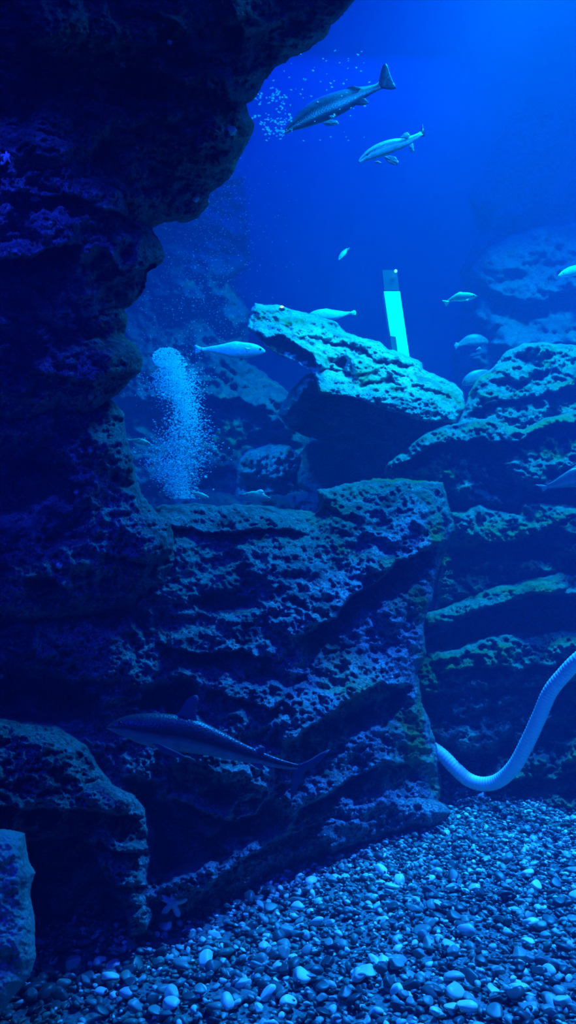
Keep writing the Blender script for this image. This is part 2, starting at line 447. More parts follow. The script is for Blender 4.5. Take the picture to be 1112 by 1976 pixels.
rock('pillar_rock',
     [(-160, 790), (60, 780), (190, 772), (216, 772), (238, 795), (243, 840), (255, 880), (262, 920), (270, 950), (292, 978), (332, 1008), (338, 1080), (322, 1130), (250, 1180), (-160, 1230)],
     [(-100, 850, 2.45), (240, 850, 2.75), (300, 1050, 2.85), (0, 1150, 2.5)],
     M['rock_front'], 'pitted dark rock pillar at the left, its foot merging into the central boulder', T=.25, R=60, back=.5, step=2.6, seed=41, rough=1.25, edge=4.5,
     feats=[('ledge', [(20, 880), (100, 900), (150, 940), (140, 980)], .2, 60, 60), ('cave', [(-100, 860), (90, 850), (150, 900), (60, 1010), (-100, 1030)], .3, 60),
            ('ledge', [(190, 1070), (240, 1075), (290, 1090), (330, 1060)], .08, 40, 25), ('ledge', [(40, 1120), (90, 1110), (140, 1150)], .1, 40, 30),
            ('bump', 280, 1050, 50, 60, 0, .08)])
# --- central boulder
rock('central_boulder',
     [(-160, 1080), (150, 1060), (290, 990), (310, 974), (340, 970), (420, 977), (468, 971), (520, 979), (570, 984), (606, 986), (614, 970), (612, 945), (640, 937), (690, 930), (730, 921),
      (800, 925), (856, 930), (862, 955), (871, 985), (877, 1020), (868, 1045), (846, 1100), (832, 1160), (818, 1200), (821, 1260), (806, 1300), (815, 1350), (831, 1400), (848, 1440),
      (846, 1480), (853, 1520), (845, 1565), (760, 1600), (640, 1650), (540, 1690), (420, 1745), (330, 1800), (150, 1800), (-160, 1800)],
     [(860, 940, 4.1), (620, 950, 3.9), (330, 980, 3.3), (0, 1150, 2.75), (250, 1300, 2.8), (560, 1200, 3.15), (840, 1150, 3.6), (830, 1500, 3.65), (600, 1400, 3.0),
      (600, 1620, 3.0), (330, 1500, 2.7), (330, 1780, 2.4), (0, 1780, 2.6), (0, 1500, 2.7), (450, 1700, 2.6)],
     M['rock_main'], 'massive pitted central boulder with green algae on its upper right corner', T=.35, R=75, back=.8, step=2.2, seed=53, edge=5, rough=1.25, strata=(-.12, 2.2, .012),
     feats=[('ledge', [(560, 1235), (600, 1215), (650, 1190), (680, 1150), (730, 1120), (770, 1085), (870, 1035)], .27, 150, 50),
            ('cave', [(365, 1150), (430, 1135), (500, 1145), (510, 1175), (440, 1190), (380, 1180)], .18, 22),
            ('cave', [(-120, 1290), (40, 1292), (110, 1300), (185, 1345), (190, 1385), (120, 1400), (-120, 1390)], .5, 35),
            ('cave', [(275, 1330), (320, 1308), (375, 1305), (385, 1350), (340, 1385), (270, 1370)], .35, 22),
            ('ledge', [(540, 1440), (590, 1410), (640, 1375), (690, 1340), (740, 1320), (800, 1325)], .22, 90, 50),
            ('cave', [(650, 1385), (700, 1345), (770, 1330), (785, 1350), (760, 1380), (680, 1420)], .16, 22),
            ('ledge', [(330, 1535), (380, 1560), (440, 1585), (490, 1570), (530, 1530)], .18, 60, 40),
            ('ledge', [(560, 1570), (620, 1540), (680, 1500), (740, 1470), (800, 1480)], .2, 80, 38),
            ('cave', [(235, 1500), (290, 1515), (330, 1560), (400, 1610), (440, 1650), (380, 1680), (300, 1710), (290, 1600)], .4, 30),
            ('ledge', [(400, 1330), (450, 1345), (520, 1365), (560, 1340)], .12, 50, 35),
            ('ledge', [(300, 1240), (380, 1262), (470, 1255), (540, 1275)], .14, 60, 35),
            ('ledge', [(300, 1010), (420, 1030), (520, 1020), (600, 1030)], .1, 35, 30),
            ('ledge', [(370, 1745), (450, 1670), (540, 1615), (620, 1590)], .1, 40, 25),
            ('bump', 390, 1480, 60, 50, .3, .14), ('bump', 480, 1500, 55, 45, 0, .14), ('bump', 130, 1250, 130, 60, .2, .1), ('cave', [(60, 1110), (110, 1120), (130, 1180), (90, 1200), (60, 1170)], .12, 15)])
rock('toe_rock',
     [(600, 1612), (640, 1570), (700, 1545), (760, 1530), (850, 1545), (880, 1570), (840, 1600), (760, 1615), (690, 1630), (640, 1650)],
     [(600, 1640, 2.95), (860, 1560, 3.55), (700, 1560, 3.2)], M['rock_front'], 'low pale-topped rock shelf where the central boulder meets the gravel', T=.2, R=40, back=.3, step=2.6, seed=61, edge=5, rough=.8)
rock('hanging_rock',
     [(-160, 1370), (60, 1392), (110, 1400), (170, 1440), (190, 1480), (215, 1512), (262, 1535), (280, 1562), (287, 1600), (284, 1625), (293, 1650), (285, 1690), (290, 1735), (300, 1772), (285, 1800), (250, 1810),
      (240, 1760), (215, 1722), (197, 1690), (182, 1645), (150, 1615), (60, 1622), (-160, 1660)],
     [(-100, 1450, 2.0), (280, 1600, 2.38), (290, 1780, 2.3), (100, 1600, 2.25), (100, 1420, 2.35)],
     M['rock_front'], 'low arched rock at the lower left with one slim leg on the gravel', T=.2, R=45, back=.35, step=2.3, seed=67, rough=1.4, edge=4.5,
     feats=[('ledge', [(-120, 1545), (60, 1560), (140, 1560), (230, 1570), (285, 1575)], .14, 80, 40), ('bump', 205, 1540, 50, 30, .3, .1),
            ('ledge', [(190, 1620), (230, 1645), (290, 1640)], .1, 30, 25), ('ledge', [(205, 1700), (250, 1715), (290, 1705)], .08, 26, 22), ('bump', 60, 1470, 90, 60, 0, .1)])
rock('corner_rock',
     [(-160, 1596), (20, 1600), (48, 1608), (54, 1655), (67, 1685), (59, 1722), (66, 1780), (69, 1850), (58, 1885), (30, 1915), (0, 1960), (-60, 2040), (-160, 2080)],
     [(0, 1620, 1.72), (0, 1940, 1.68), (-100, 1800, 1.6), (60, 1800, 1.76)],
     M['rock_block'], 'nearest grainy blue rock block standing in the bottom left corner', T=.12, R=30, back=.25, step=2.2, seed=71, edge=3, rough=.35, macro=.25)

# --- leaning rock and the rocks behind it
rock('leaning_rock',
     [(478, 632), (484, 600), (493, 587), (520, 590), (548, 592), (580, 601), (620, 611), (650, 621), (668, 640), (700, 651), (735, 661), (748, 673), (790, 686), (815, 698), (818, 711), (845, 726), (878, 741),
      (893, 756), (900, 790), (880, 815), (845, 815), (810, 812), (775, 800), (735, 790), (700, 772), (655, 762), (615, 762), (608, 722), (575, 700), (540, 686), (512, 668), (498, 652)],
     [(490, 595, 6.95), (480, 640, 6.4), (700, 650, 7.15), (700, 760, 5.95), (890, 745, 7.1), (860, 810, 6.15), (560, 690, 6.2)],
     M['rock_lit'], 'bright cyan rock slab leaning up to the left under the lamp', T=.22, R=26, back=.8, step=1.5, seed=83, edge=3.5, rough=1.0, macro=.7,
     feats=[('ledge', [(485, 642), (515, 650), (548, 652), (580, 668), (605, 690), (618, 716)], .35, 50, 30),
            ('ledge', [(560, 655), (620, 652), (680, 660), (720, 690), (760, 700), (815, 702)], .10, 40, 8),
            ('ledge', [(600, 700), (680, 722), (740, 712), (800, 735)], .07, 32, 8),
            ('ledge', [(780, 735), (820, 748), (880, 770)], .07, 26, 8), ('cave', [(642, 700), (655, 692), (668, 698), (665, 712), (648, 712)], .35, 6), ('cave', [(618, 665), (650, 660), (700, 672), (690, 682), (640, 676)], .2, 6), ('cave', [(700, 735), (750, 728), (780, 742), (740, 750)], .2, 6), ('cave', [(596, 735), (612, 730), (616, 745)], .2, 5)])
rock('supporting_boulder',
     [(536, 800), (545, 775), (568, 748), (590, 725), (612, 712), (660, 745), (760, 770), (860, 800), (885, 830), (850, 870), (800, 885), (760, 930), (700, 930), (660, 880), (620, 850), (585, 840), (555, 825)],
     [(540, 800, 6.7), (880, 830, 6.7), (700, 760, 6.95), (700, 900, 7.2)],
     M['rock_right'], 'dark undercut boulder propping up the bright leaning slab', T=.3, R=40, back=.6, step=2.2, seed=89, edge=4,
     feats=[('ledge', [(540, 812), (565, 790), (590, 760), (600, 735)], .3, 40, 30), ('bump', 572, 785, 30, 45, .4, .3), ('bump', 610, 740, 30, 22, .4, .25), ('ledge', [(590, 790), (640, 820), (700, 845), (760, 860)], .2, 30, 30)])
rock('shadow_boulder',
     [(560, 900), (600, 850), (660, 840), (740, 870), (800, 860), (860, 830), (960, 790), (1250, 780), (1250, 1420), (800, 1420), (760, 1000), (620, 1010), (560, 990)],
     [(560, 900, 7.6), (1200, 900, 7.2), (800, 1400, 5.4), (1200, 1400, 5.2)],
     M['rock_right'], 'large shaded boulder in the gap behind the slabs on the right', T=.4, R=60, back=.8, step=3.5, seed=97, edge=5, strata=(-.2, 2, .08))
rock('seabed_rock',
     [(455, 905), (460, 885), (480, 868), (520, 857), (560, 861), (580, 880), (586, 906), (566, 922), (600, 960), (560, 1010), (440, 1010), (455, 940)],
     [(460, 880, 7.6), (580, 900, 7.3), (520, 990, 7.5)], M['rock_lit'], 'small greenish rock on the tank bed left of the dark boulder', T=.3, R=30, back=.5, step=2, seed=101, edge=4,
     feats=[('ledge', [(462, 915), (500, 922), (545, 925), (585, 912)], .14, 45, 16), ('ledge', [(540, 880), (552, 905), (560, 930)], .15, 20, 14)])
rock('seabed_rock', [(330, 960), (380, 945), (440, 950), (480, 958), (540, 950), (620, 940), (680, 960), (680, 1020), (330, 1020)],
     [(330, 980, 7.0), (680, 980, 6.9), (500, 1000, 6.8)], M['rock_back'], 'low dim rock hump lying just behind the central boulder top', T=.3, R=30, back=.4, step=2.6, seed=103, edge=5)

# --- right-hand pile
rock('ridge_rock',
     [(868, 850), (895, 790), (905, 760), (925, 728), (958, 703), (978, 678), (1010, 662), (1060, 660), (1112, 667), (1250, 660), (1250, 880), (1112, 860), (1000, 880), (900, 880)],
     [(900, 780, 6.4), (1000, 670, 7.0), (1200, 680, 6.6), (1000, 850, 5.9), (1200, 850, 5.6)],
     M['rock_right'], 'algae-covered rock ridge rising at the right behind the long slab', T=.3, R=40, back=.8, step=2.2, seed=107, rough=1.5, edge=4, strata=(-.25, 2.2, .07),
     feats=[('ledge', [(900, 800), (960, 775), (1040, 765), (1112, 740), (1200, 730)], 0.186, 60, 18), ('ledge', [(940, 735), (1000, 740), (1060, 715)], 0.099, 40, 15)])
rock('slab_rock',
     [(742, 915), (744, 893), (765, 880), (790, 862), (820, 838), (855, 820), (900, 812), (945, 808), (985, 822), (1010, 828), (1045, 812), (1085, 800), (1112, 790), (1250, 770), (1250, 960), (1112, 965),
      (1000, 985), (900, 975), (868, 950), (800, 925), (760, 940)],
     [(745, 900, 5.7), (900, 815, 5.8), (1000, 830, 5.6), (1200, 800, 5.3), (900, 950, 5.5), (1200, 950, 5.1)],
     M['rock_right'], 'long slab sloping down left behind the central boulder, pale upper edge', T=.25, R=28, back=.7, step=2.2, seed=109, rough=1.5, edge=4,
     feats=[('ledge', [(745, 905), (790, 885), (850, 858), (930, 850), (1000, 850), (1060, 825), (1112, 812), (1230, 800)], 0.279, 40, 45),
            ('bump', 1020, 900, 60, 30, 0, .15)])
rock('middle_rock',
     [(850, 1110), (862, 1040), (872, 990), (900, 985), (926, 974), (958, 985), (1002, 992), (1012, 968), (1082, 975), (1112, 980), (1250, 960), (1250, 1130), (1112, 1110), (1040, 1120), (960, 1140), (880, 1165), (840, 1180)],
     [(860, 1000, 5.2), (1200, 980, 4.8), (900, 1120, 5.0), (1200, 1110, 4.6)],
     M['rock_right'], 'craggy rock with blue-lit crust on the right, between two slanting slabs', T=.25, R=35, back=.6, step=2.2, seed=113, edge=4, rough=1.54,
     feats=[('ledge', [(870, 1060), (930, 1050), (985, 1045), (1030, 1030), (1080, 1022), (1112, 1030), (1200, 1035)], 0.155, 45, 22),
            ('ledge', [(860, 1085), (920, 1100), (960, 1095)], 0.124, 45, 18), ('cave', [(980, 1050), (1060, 1035), (1090, 1060), (1050, 1090), (980, 1085)], .3, 20)])
rock('flat_slab_rock',
     [(812, 1200), (828, 1182), (868, 1168), (905, 1148), (960, 1130), (1015, 1112), (1060, 1094), (1100, 1085), (1250, 1050), (1250, 1175), (1160, 1160), (1096, 1150), (1030, 1148), (985, 1162), (930, 1180), (870, 1204), (822, 1208)],
     [(815, 1200, 4.6), (1050, 1100, 5.0), (1200, 1080, 4.8), (1050, 1145, 4.45), (1200, 1160, 4.3)],
     M['rock_right'], 'thin slanting rock slab jutting over a black hollow, greenish top', T=.2, R=18, back=.7, step=2, seed=127, edge=3.5, rough=0.98, macro=.4,
     feats=[('bump', 1060, 1125, 60, 22, -.3, .15)])
rock('shelf_rock',
     [(800, 1262), (830, 1255), (885, 1252), (905, 1238), (960, 1222), (1020, 1216), (1112, 1210), (1250, 1196), (1250, 1320), (1100, 1320), (1000, 1330), (900, 1340), (800, 1340)],
     [(820, 1260, 4.5), (1200, 1210, 4.5), (820, 1330, 4.25), (1200, 1310, 4.15)],
     M['rock_right'], 'flat greenish rock shelf below the black hollow on the right', T=.22, R=28, back=.6, step=2.2, seed=131, rough=1.5, edge=3.5,
     feats=[('ledge', [(840, 1300), (920, 1285), (1000, 1292), (1112, 1275), (1200, 1270)], 0.155, 40, 15), ('ledge', [(830, 1275), (880, 1272), (930, 1262)], 0.074, 18, 13)])
rock('round_boulder',
     [(810, 1330), (840, 1310), (900, 1300), (960, 1302), (1005, 1330), (1015, 1375), (1000, 1420), (960, 1450), (905, 1462), (850, 1450), (815, 1400)],
     [(820, 1340, 4.3), (1000, 1350, 4.3), (900, 1450, 4.1)],
     M['rock_right'], 'rounded mossy boulder beside the bend of the hose', T=.28, R=40, back=.4, step=2.2, seed=137, edge=4, rough=1.40,
     feats=[('ledge', [(830, 1375), (900, 1385), (950, 1360), (1005, 1370)], 0.099, 50, 21)])
rock('mossy_rock',
     [(905, 1570), (925, 1500), (970, 1440), (985, 1390), (975, 1330), (1030, 1300), (1112, 1290), (1250, 1280), (1250, 1620), (1112, 1585), (1050, 1568), (990, 1572), (940, 1580)],
     [(930, 1550, 4.15), (1000, 1350, 4.45), (1200, 1320, 4.3), (1060, 1560, 3.95), (1200, 1590, 3.8), (1060, 1430, 4.25)],
     M['rock_right'], 'wide mossy rock behind the rising hose at the right edge', T=.25, R=40, back=.5, step=2.2, seed=139, edge=5, rough=1.54,
     feats=[('ledge', [(930, 1530), (1000, 1500), (1060, 1505), (1112, 1490), (1200, 1500)], 0.124, 60, 22), ('ledge', [(1000, 1410), (1060, 1400), (1130, 1420), (1200, 1410)], 0.074, 50, 22)])

# --- far rockwork on the tank wall
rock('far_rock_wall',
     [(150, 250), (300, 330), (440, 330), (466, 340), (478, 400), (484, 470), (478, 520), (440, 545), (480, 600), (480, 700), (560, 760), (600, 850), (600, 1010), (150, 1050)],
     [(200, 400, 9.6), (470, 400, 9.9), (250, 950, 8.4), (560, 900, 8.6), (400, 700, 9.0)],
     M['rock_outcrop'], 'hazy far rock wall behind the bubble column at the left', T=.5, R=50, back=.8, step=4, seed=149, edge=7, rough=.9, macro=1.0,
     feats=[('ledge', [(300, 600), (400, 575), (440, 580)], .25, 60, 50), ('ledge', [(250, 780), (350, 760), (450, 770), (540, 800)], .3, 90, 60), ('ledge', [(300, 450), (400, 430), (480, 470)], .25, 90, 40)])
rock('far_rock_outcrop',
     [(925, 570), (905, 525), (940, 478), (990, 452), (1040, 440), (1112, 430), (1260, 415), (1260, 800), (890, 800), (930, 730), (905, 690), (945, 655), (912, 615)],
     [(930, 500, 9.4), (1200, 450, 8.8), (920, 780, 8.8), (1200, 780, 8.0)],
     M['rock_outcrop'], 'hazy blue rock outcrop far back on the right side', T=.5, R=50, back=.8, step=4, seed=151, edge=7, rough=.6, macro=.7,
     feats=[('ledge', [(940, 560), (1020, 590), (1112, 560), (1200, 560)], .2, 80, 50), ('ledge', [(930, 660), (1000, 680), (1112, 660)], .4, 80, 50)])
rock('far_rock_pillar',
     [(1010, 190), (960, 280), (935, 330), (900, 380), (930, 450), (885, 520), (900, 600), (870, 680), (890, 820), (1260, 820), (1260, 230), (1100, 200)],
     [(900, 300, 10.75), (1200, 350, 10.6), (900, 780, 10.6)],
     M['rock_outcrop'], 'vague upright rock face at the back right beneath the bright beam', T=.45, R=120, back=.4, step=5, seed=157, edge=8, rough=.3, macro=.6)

# ------------------------------------------------------------------ tank shell
def box(name, x0, x1, y0, y1, z0, z1, mat):
    v = [(x, y, z) for x in (x0, x1) for y in (y0, y1) for z in (z0, z1)]
    f = [(0, 1, 3, 2), (4, 6, 7, 5), (0, 4, 5, 1), (2, 3, 7, 6), (0, 2, 6, 4), (1, 5, 7, 3)]
    o = mesh_obj(name, v, f, mat, smooth=False); o['kind'] = 'structure'; return o
box('wall_back', -6.5, 6.5, 11.4, 11.6, -.3, 12, M['wall'])
box('wall_left', -6.7, -6.5, .5, 11.6, -.3, 12, M['wall'])
box('wall_right', 6.5, 6.7, .5, 11.6, -.3, 12, M['wall'])
xs = np.linspace(-6.4, 6.4, 160); ys = np.linspace(.6, 11.35, 160)
XX, YY = np.meshgrid(xs, ys)
ZZ = .02 * fbm(XX * 1.3, YY * 1.3, 5, 3) - .022
vs = np.stack([XX, YY, ZZ], -1).reshape(-1, 3)
idx = np.arange(160 * 160).reshape(160, 160)
fs = np.stack([idx[:-1, :-1], idx[:-1, 1:], idx[1:, 1:], idx[1:, :-1]], -1).reshape(-1, 4)
o = mesh_obj('floor', vs, fs, M['bed']); o['kind'] = 'structure'
def gz(x, y): return .02 * fbm(x * 1.3, y * 1.3, 5, 3) - .015

# ------------------------------------------------------------------ pebbles
def ico(sub):
    import bmesh
    bm = bmesh.new(); bmesh.ops.create_icosphere(bm, subdivisions=sub, radius=1)
    v = np.array([x.co[:] for x in bm.verts]); f = np.array([[x.index for x in fc.verts] for fc in bm.faces]); bm.free()
    return v, f
def pebble_shape(sub, seed):
    v, f = ico(sub); r = np.random.default_rng(seed)
    v = v.copy()
    for k in range(r.integers(4, 9)):                    # worn flat faces
        nrm = r.normal(size=3); nrm /= np.linalg.norm(nrm); lim = r.uniform(.42, .8)
        dd = v @ nrm; m_ = dd > lim; v[m_] -= nrm * (dd[m_] - lim)[:, None] * .85
    for k in range(3):
        w = r.normal(size=3) * 1.6; v *= 1 + .07 * np.sin(v @ w + r.uniform(0, 6))[:, None]
    v *= np.array([1.0, r.uniform(.62, .95), r.uniform(.35, .62)])
    return v, f
def rot(rx, ry, rz):
    return np.array(Matrix.Rotation(rz, 3, 'Z') @ Matrix.Rotation(ry, 3, 'Y') @ Matrix.Rotation(rx, 3, 'X'))

NP = 46000
py_ = 1.45 + (rng.random(NP) ** .8) * 4.6
px_ = (rng.random(NP) * 2 - 1) * (.46 * py_ + .35)
sz = np.exp(rng.normal(math.log(.0112), .42, NP)).clip(.004, .027)
sh = [pebble_shape(2, 100 + k) for k in range(14)]; sml = [pebble_shape(1, 300 + k) for k in range(14)]
big = [pebble_shape(3, 200 + k) for k in range(8)]
zz = gz(px_, py_) + rng.uniform(-.004, .014, NP)
# the largest-showing stones in view are single things
u_ = CX + px_ / py_ * F
vz = (zz - CAMZ) / py_
row = CY + F * (math.tan(PITCH) - vz) / (1 + vz * math.tan(PITCH))
inview = (u_ > 75) & (u_ < 1105) & (row < 1965) & (row > 1640) & (row > 1800 - (u_ - 80) * .30)
score = np.where(inview, sz / py_, 0)
order = np.argsort(-score)[:300]
single = np.zeros(NP, bool); single[order] = True
zz[single] += .008
VV, FF, off = [], [], 0
for i in np.where(~single)[0]:
    v, f = sh[i % 14] if sz[i] > .0095 else sml[i % 14]
    R_ = rot(rng.normal() * .35, rng.normal() * .35, rng.uniform(0, 6.28))
    VV.append((v * sz[i]) @ R_.T + (px_[i], py_[i], zz[i])); FF.append(f + off); off += len(v)
o = mesh_obj('gravel', np.concatenate(VV), np.concatenate(FF), M['pebble'], origin=Vector((0, 3, 0)))
tag(o, 'mixed blue-lit river gravel covering the tank bed', 'gravel', kind='stuff')
tones = [('peb_pale', 'pale rounded pebble lying among the gravel of the open bed'),
         ('peb_mid', 'mid-toned greenish grey pebble lying among the gravel of the open bed'),
         ('peb_dark', 'dark smooth pebble lying among the gravel of the open bed')]
pm = {}
for a, (mk, lb) in enumerate(tones):
    for k, (v, f) in enumerate(big):
        o = mesh_obj('pebble', v, f, M[mk]); pm[a, k] = o.data; bpy.data.objects.remove(o)
for q, i in enumerate(order):
    a = int(rng.choice(3, p=[.26, .37, .37])); k = int(q % 8)
    o = bpy.data.objects.new('pebble', pm[a, k]); col.objects.link(o)
    o.location = (px_[i], py_[i], zz[i]); s = sz[i] * 1.05; o.scale = (s, s, s)
    o.rotation_euler = (rng.normal() * .3, rng.normal() * .3, rng.uniform(0, 6.28))
    tag(o, tones[a][1], 'pebble', ('pale', 'grey-green', 'dark')[a] + ' pebbles on the open bed')

# ------------------------------------------------------------------ fish
def catmull(pts, n):
    pts = np.asarray(pts, float); m_ = len(pts)
    t = np.linspace(0, m_ - 1, n); out = []
    for q in t:
        i = min(int(q), m_ - 2); s = q - i
        p0 = pts[max(i - 1, 0)]; p1 = pts[i]; p2 = pts[i + 1]; p3 = pts[min(i + 2, m_ - 1)]
        out.append(.5 * ((2 * p1) + (-p0 + p2) * s + (2 * p0 - 5 * p1 + 4 * p2 - p3) * s * s + (-p0 + 3 * p1 - 3 * p2 + p3) * s ** 3))
    return np.array(out)

def fish(name, label, cat, Y, st, skin, fins, dY=0.0, width=.62, eye=None, bend=0.0, gills=True, fat_eye=.011):
    """st: stations head to tail (px, py of the middle line, half height in px). fins: (name, outline px, material, sideways offset at root, splay)"""
    s = catmull(st, 34)
    n = len(s); tt = np.linspace(0, 1, n)
    Yc = Y + dY * (tt - .5) + bend * np.sin(tt * math.pi)
    cen = P(s[:, 0], s[:, 1], Yc)
    tan = np.gradient(cen, axis=0); tan /= np.linalg.norm(tan, axis=1)[:, None]
    view = np.array([0, 1.0, 0]); upv = np.cross(tan, view); 
    upv *= np.sign(upv[:, 2:3] + 1e-9); upv /= np.linalg.norm(upv, axis=1)[:, None]
    side = np.cross(upv, tan); side /= np.linalg.norm(side, axis=1)[:, None]
    side *= np.sign(side[:, 1:2] + 1e-9)
    hh = s[:, 2] * Yc / F
    ww = hh * width * (1.0 - .55 * tt ** 2)
    K = 20; V_, gir = [], []
    for i in range(n):
        for k in range(K):
            a = 2 * math.pi * k / K
            cz, sy = math.sin(a), math.cos(a)
            V_.append(cen[i] + upv[i] * hh[i] * cz * (1 if cz > 0 else 1.0) + side[i] * ww[i] * np.sign(sy) * abs(sy) ** .85)
            gir.append(cz * .5 + .5)
    V_.append(cen[0] - tan[0] * hh[0] * .5); V_.append(cen[-1] + tan[-1] * hh[-1] * .4); gir += [.5, .5]
    Fc = [(i * K + k, i * K + (k + 1) % K, (i + 1) * K + (k + 1) % K, (i + 1) * K + k) for i in range(n - 1) for k in range(K)]
    Fc += [(n * K, (k + 1) % K, k) for k in range(K)] + [(n * K + 1, (n - 1) * K + k, (n - 1) * K + (k + 1) % K) for k in range(K)]
    root = empty(name, Vector(cen[n // 2].tolist()))
    body = mesh_obj('body', V_, Fc, M[skin], root)
    at = body.data.attributes.new('girth', 'FLOAT', 'POINT')
    at.data.foreach_set('value', np.array(gir[:len(body.data.vertices)], np.float32))
    tag(root, label, cat)
    for fn, outl, mk, offy, splay in fins:
        c = np.array(outl, float)
        nn = 40
        cl = np.vstack([c, c[:1]])
        # resample outline smoothly
        seg = np.hypot(*(cl[1:] - cl[:-1]).T); acc = np.r_[0, np.cumsum(seg)]
        q = np.linspace(0, acc[-1], nn, endpoint=False)
        ox = np.interp(q, acc, cl[:, 0]); oy = np.interp(q, acc, cl[:, 1])
        ox = (ox * 2 + np.roll(ox, 1) + np.roll(ox, -1)) / 4; oy = (oy * 2 + np.roll(oy, 1) + np.roll(oy, -1)) / 4
        cx_, cy_ = ox.mean(), oy.mean(); rx_, ry_ = c[0]
        # which distance does the body have beside this fin
        near = np.argmin(np.hypot(s[:, 0] - rx_, s[:, 1] - ry_)); Yf = Yc[near] + offy
        Lf = np.hypot(ox - rx_, oy - ry_)
        vs_, fs_ = [], []
        th = .0028 * Yf / 3
        rings = [(1.0, .25), (.8, 1.0), (.4, 1.5), (0.0, 1.7)]
        for sgn in (-1, 1):
            for rr, tk in rings[:-1]:
                xx = cx_ + (ox - cx_) * rr; yy = cy_ + (oy - cy_) * rr
                Ld = np.hypot(xx - rx_, yy - ry_)
                ripple = .0012 * np.sin(np.arctan2(yy - ry_, xx - rx_) * 26) * Yf / 3
                vs_.append(P(xx, yy, Yf + splay * Ld / (Lf.max() + 1e-6) + sgn * th * tk + ripple))
            vs_.append(P([cx_], [cy_], Yf + splay * np.hypot(cx_ - rx_, cy_ - ry_) / (Lf.max() + 1e-6) + sgn * th * 1.7))
        vv = np.concatenate(vs_); H = 3 * nn + 1
        for b_ in (0, 1):
            o0 = b_ * H
            for r_ in range(2):
                for k in range(nn):
                    k2 = (k + 1) % nn; q4 = (o0 + r_ * nn + k, o0 + r_ * nn + k2, o0 + (r_ + 1) * nn + k2, o0 + (r_ + 1) * nn + k)
                    fs_.append(q4 if b_ == 0 else q4[::-1])
            for k in range(nn):
                t3 = (o0 + 2 * nn + k, o0 + 2 * nn + (k + 1) % nn, o0 + 3 * nn); fs_.append(t3 if b_ == 0 else t3[::-1])
        for k in range(nn):
            k2 = (k + 1) % nn; fs_.append((k, H + k, H + k2, k2))
        mesh_obj(fn, vv, fs_, M[mk], root)
    if eye:
        ex, ey = eye; near = np.argmin(np.hypot(s[:, 0] - ex, s[:, 1] - ey))
        v, f = ico(2)
        e = P(ex, ey, Yc[near] - ww[near] * .72)
        mesh_obj('eye', v * fat_eye + e, f, M['eye'], root)
    return root

fish('large_fish', 'large dark fish diving left beside the upper bubbles', 'fish', 4.8,
     [(549, 257, 2), (560, 247, 8), (575, 238, 14), (592, 227, 20), (612, 216, 24), (640, 204, 25), (665, 193, 22), (690, 182, 16), (712, 174, 10), (728, 168, 8), (738, 163, 10)],
     'fish_big', [('tail_fin', [(730, 166), (733, 150), (737, 132), (742, 121), (747, 123), (752, 140), (758, 156), (766, 171), (756, 173), (742, 172)], 'fin_dark', 0, 0),
                  ('dorsal_fin', [(660, 180), (672, 168), (684, 165), (698, 170), (690, 178), (672, 184)], 'fin_dark', 0, 0),
                  ('anal_fin', [(682, 196), (700, 188), (705, 190), (714, 199), (700, 203), (688, 203)], 'fin_dark', 0, 0),
                  ('pectoral_fin', [(622, 238), (636, 231), (650, 232), (655, 240), (645, 243), (630, 243)], 'fin_pale', -.06, -.05),
                  ('pelvic_fin', [(634, 224), (642, 222), (646, 226), (638, 229)], 'fin_pale', -.09, -.02)], dY=.25, eye=(574, 236), width=.6, fat_eye=.012)
fish('banded_fish', 'smaller silver fish with a dark side band, below the large dark fish', 'fish', 4.6,
     [(693, 313, 2), (700, 307, 6), (715, 298, 11), (735, 289, 14), (757, 281, 13.5), (778, 275, 10), (795, 268, 7), (808, 261, 5), (815, 257, 5)],
     'fish_band', [('tail_fin', [(811, 261), (812, 252), (816, 238), (818, 250), (820, 262), (815, 264)], 'fin_dark', 0, .05),
                   ('dorsal_fin', [(772, 266), (780, 257), (787, 255), (793, 263), (786, 268)], 'fin_pale', 0, 0),
                   ('pectoral_fin', [(741, 302), (752, 300), (763, 302), (770, 313), (766, 319), (755, 317), (746, 310)], 'fin_pale', -.05, -.06),
                   ('pelvic_fin', [(722, 312), (730, 310), (737, 314), (728, 316)], 'fin_pale', -.04, -.02),
                   ('anal_fin', [(790, 280), (797, 276), (800, 291), (797, 296), (792, 290)], 'fin_pale', -.01, 0)], dY=.2, eye=(709, 300), fat_eye=.008)
fish('pale_fish', 'pale blue fish swimming right towards the tip of the leaning slab', 'fish', 6.0,
     [(511, 678, 3), (503, 677, 8), (490, 676, 13), (470, 676, 16), (448, 676, 16), (428, 675, 11), (412, 674, 7), (398, 674, 4), (390, 674, 4)],
     'fish_pale', [('tail_fin', [(396, 674), (384, 668), (375, 665), (377, 674), (376, 684), (386, 681)], 'fin_pale', 0, 0),
                   ('dorsal_fin', [(478, 662), (455, 658), (430, 664), (440, 669), (465, 668)], 'fin_pale', 0, 0),
                   ('pectoral_fin', [(486, 672), (472, 670), (476, 680)], 'fin_pale', -.1, -.03)], dY=-.1, eye=(502, 674), fat_eye=.012)
fish('hazy_fish', 'hazy blue fish half hidden behind the top of the leaning slab', 'fish', 8.6,
     [(596, 612, 3), (604, 609, 8), (620, 608, 12), (638, 608, 11), (655, 607, 8), (668, 605, 4), (676, 604, 3)],
     'fish_pale', [('tail_fin', [(672, 604), (684, 598), (688, 602), (687, 608), (680, 608)], 'fin_pale', 0, 0),
                   ('dorsal_fin', [(612, 599), (630, 595), (646, 599), (632, 603)], 'fin_pale', 0, 0)], eye=(601, 607))
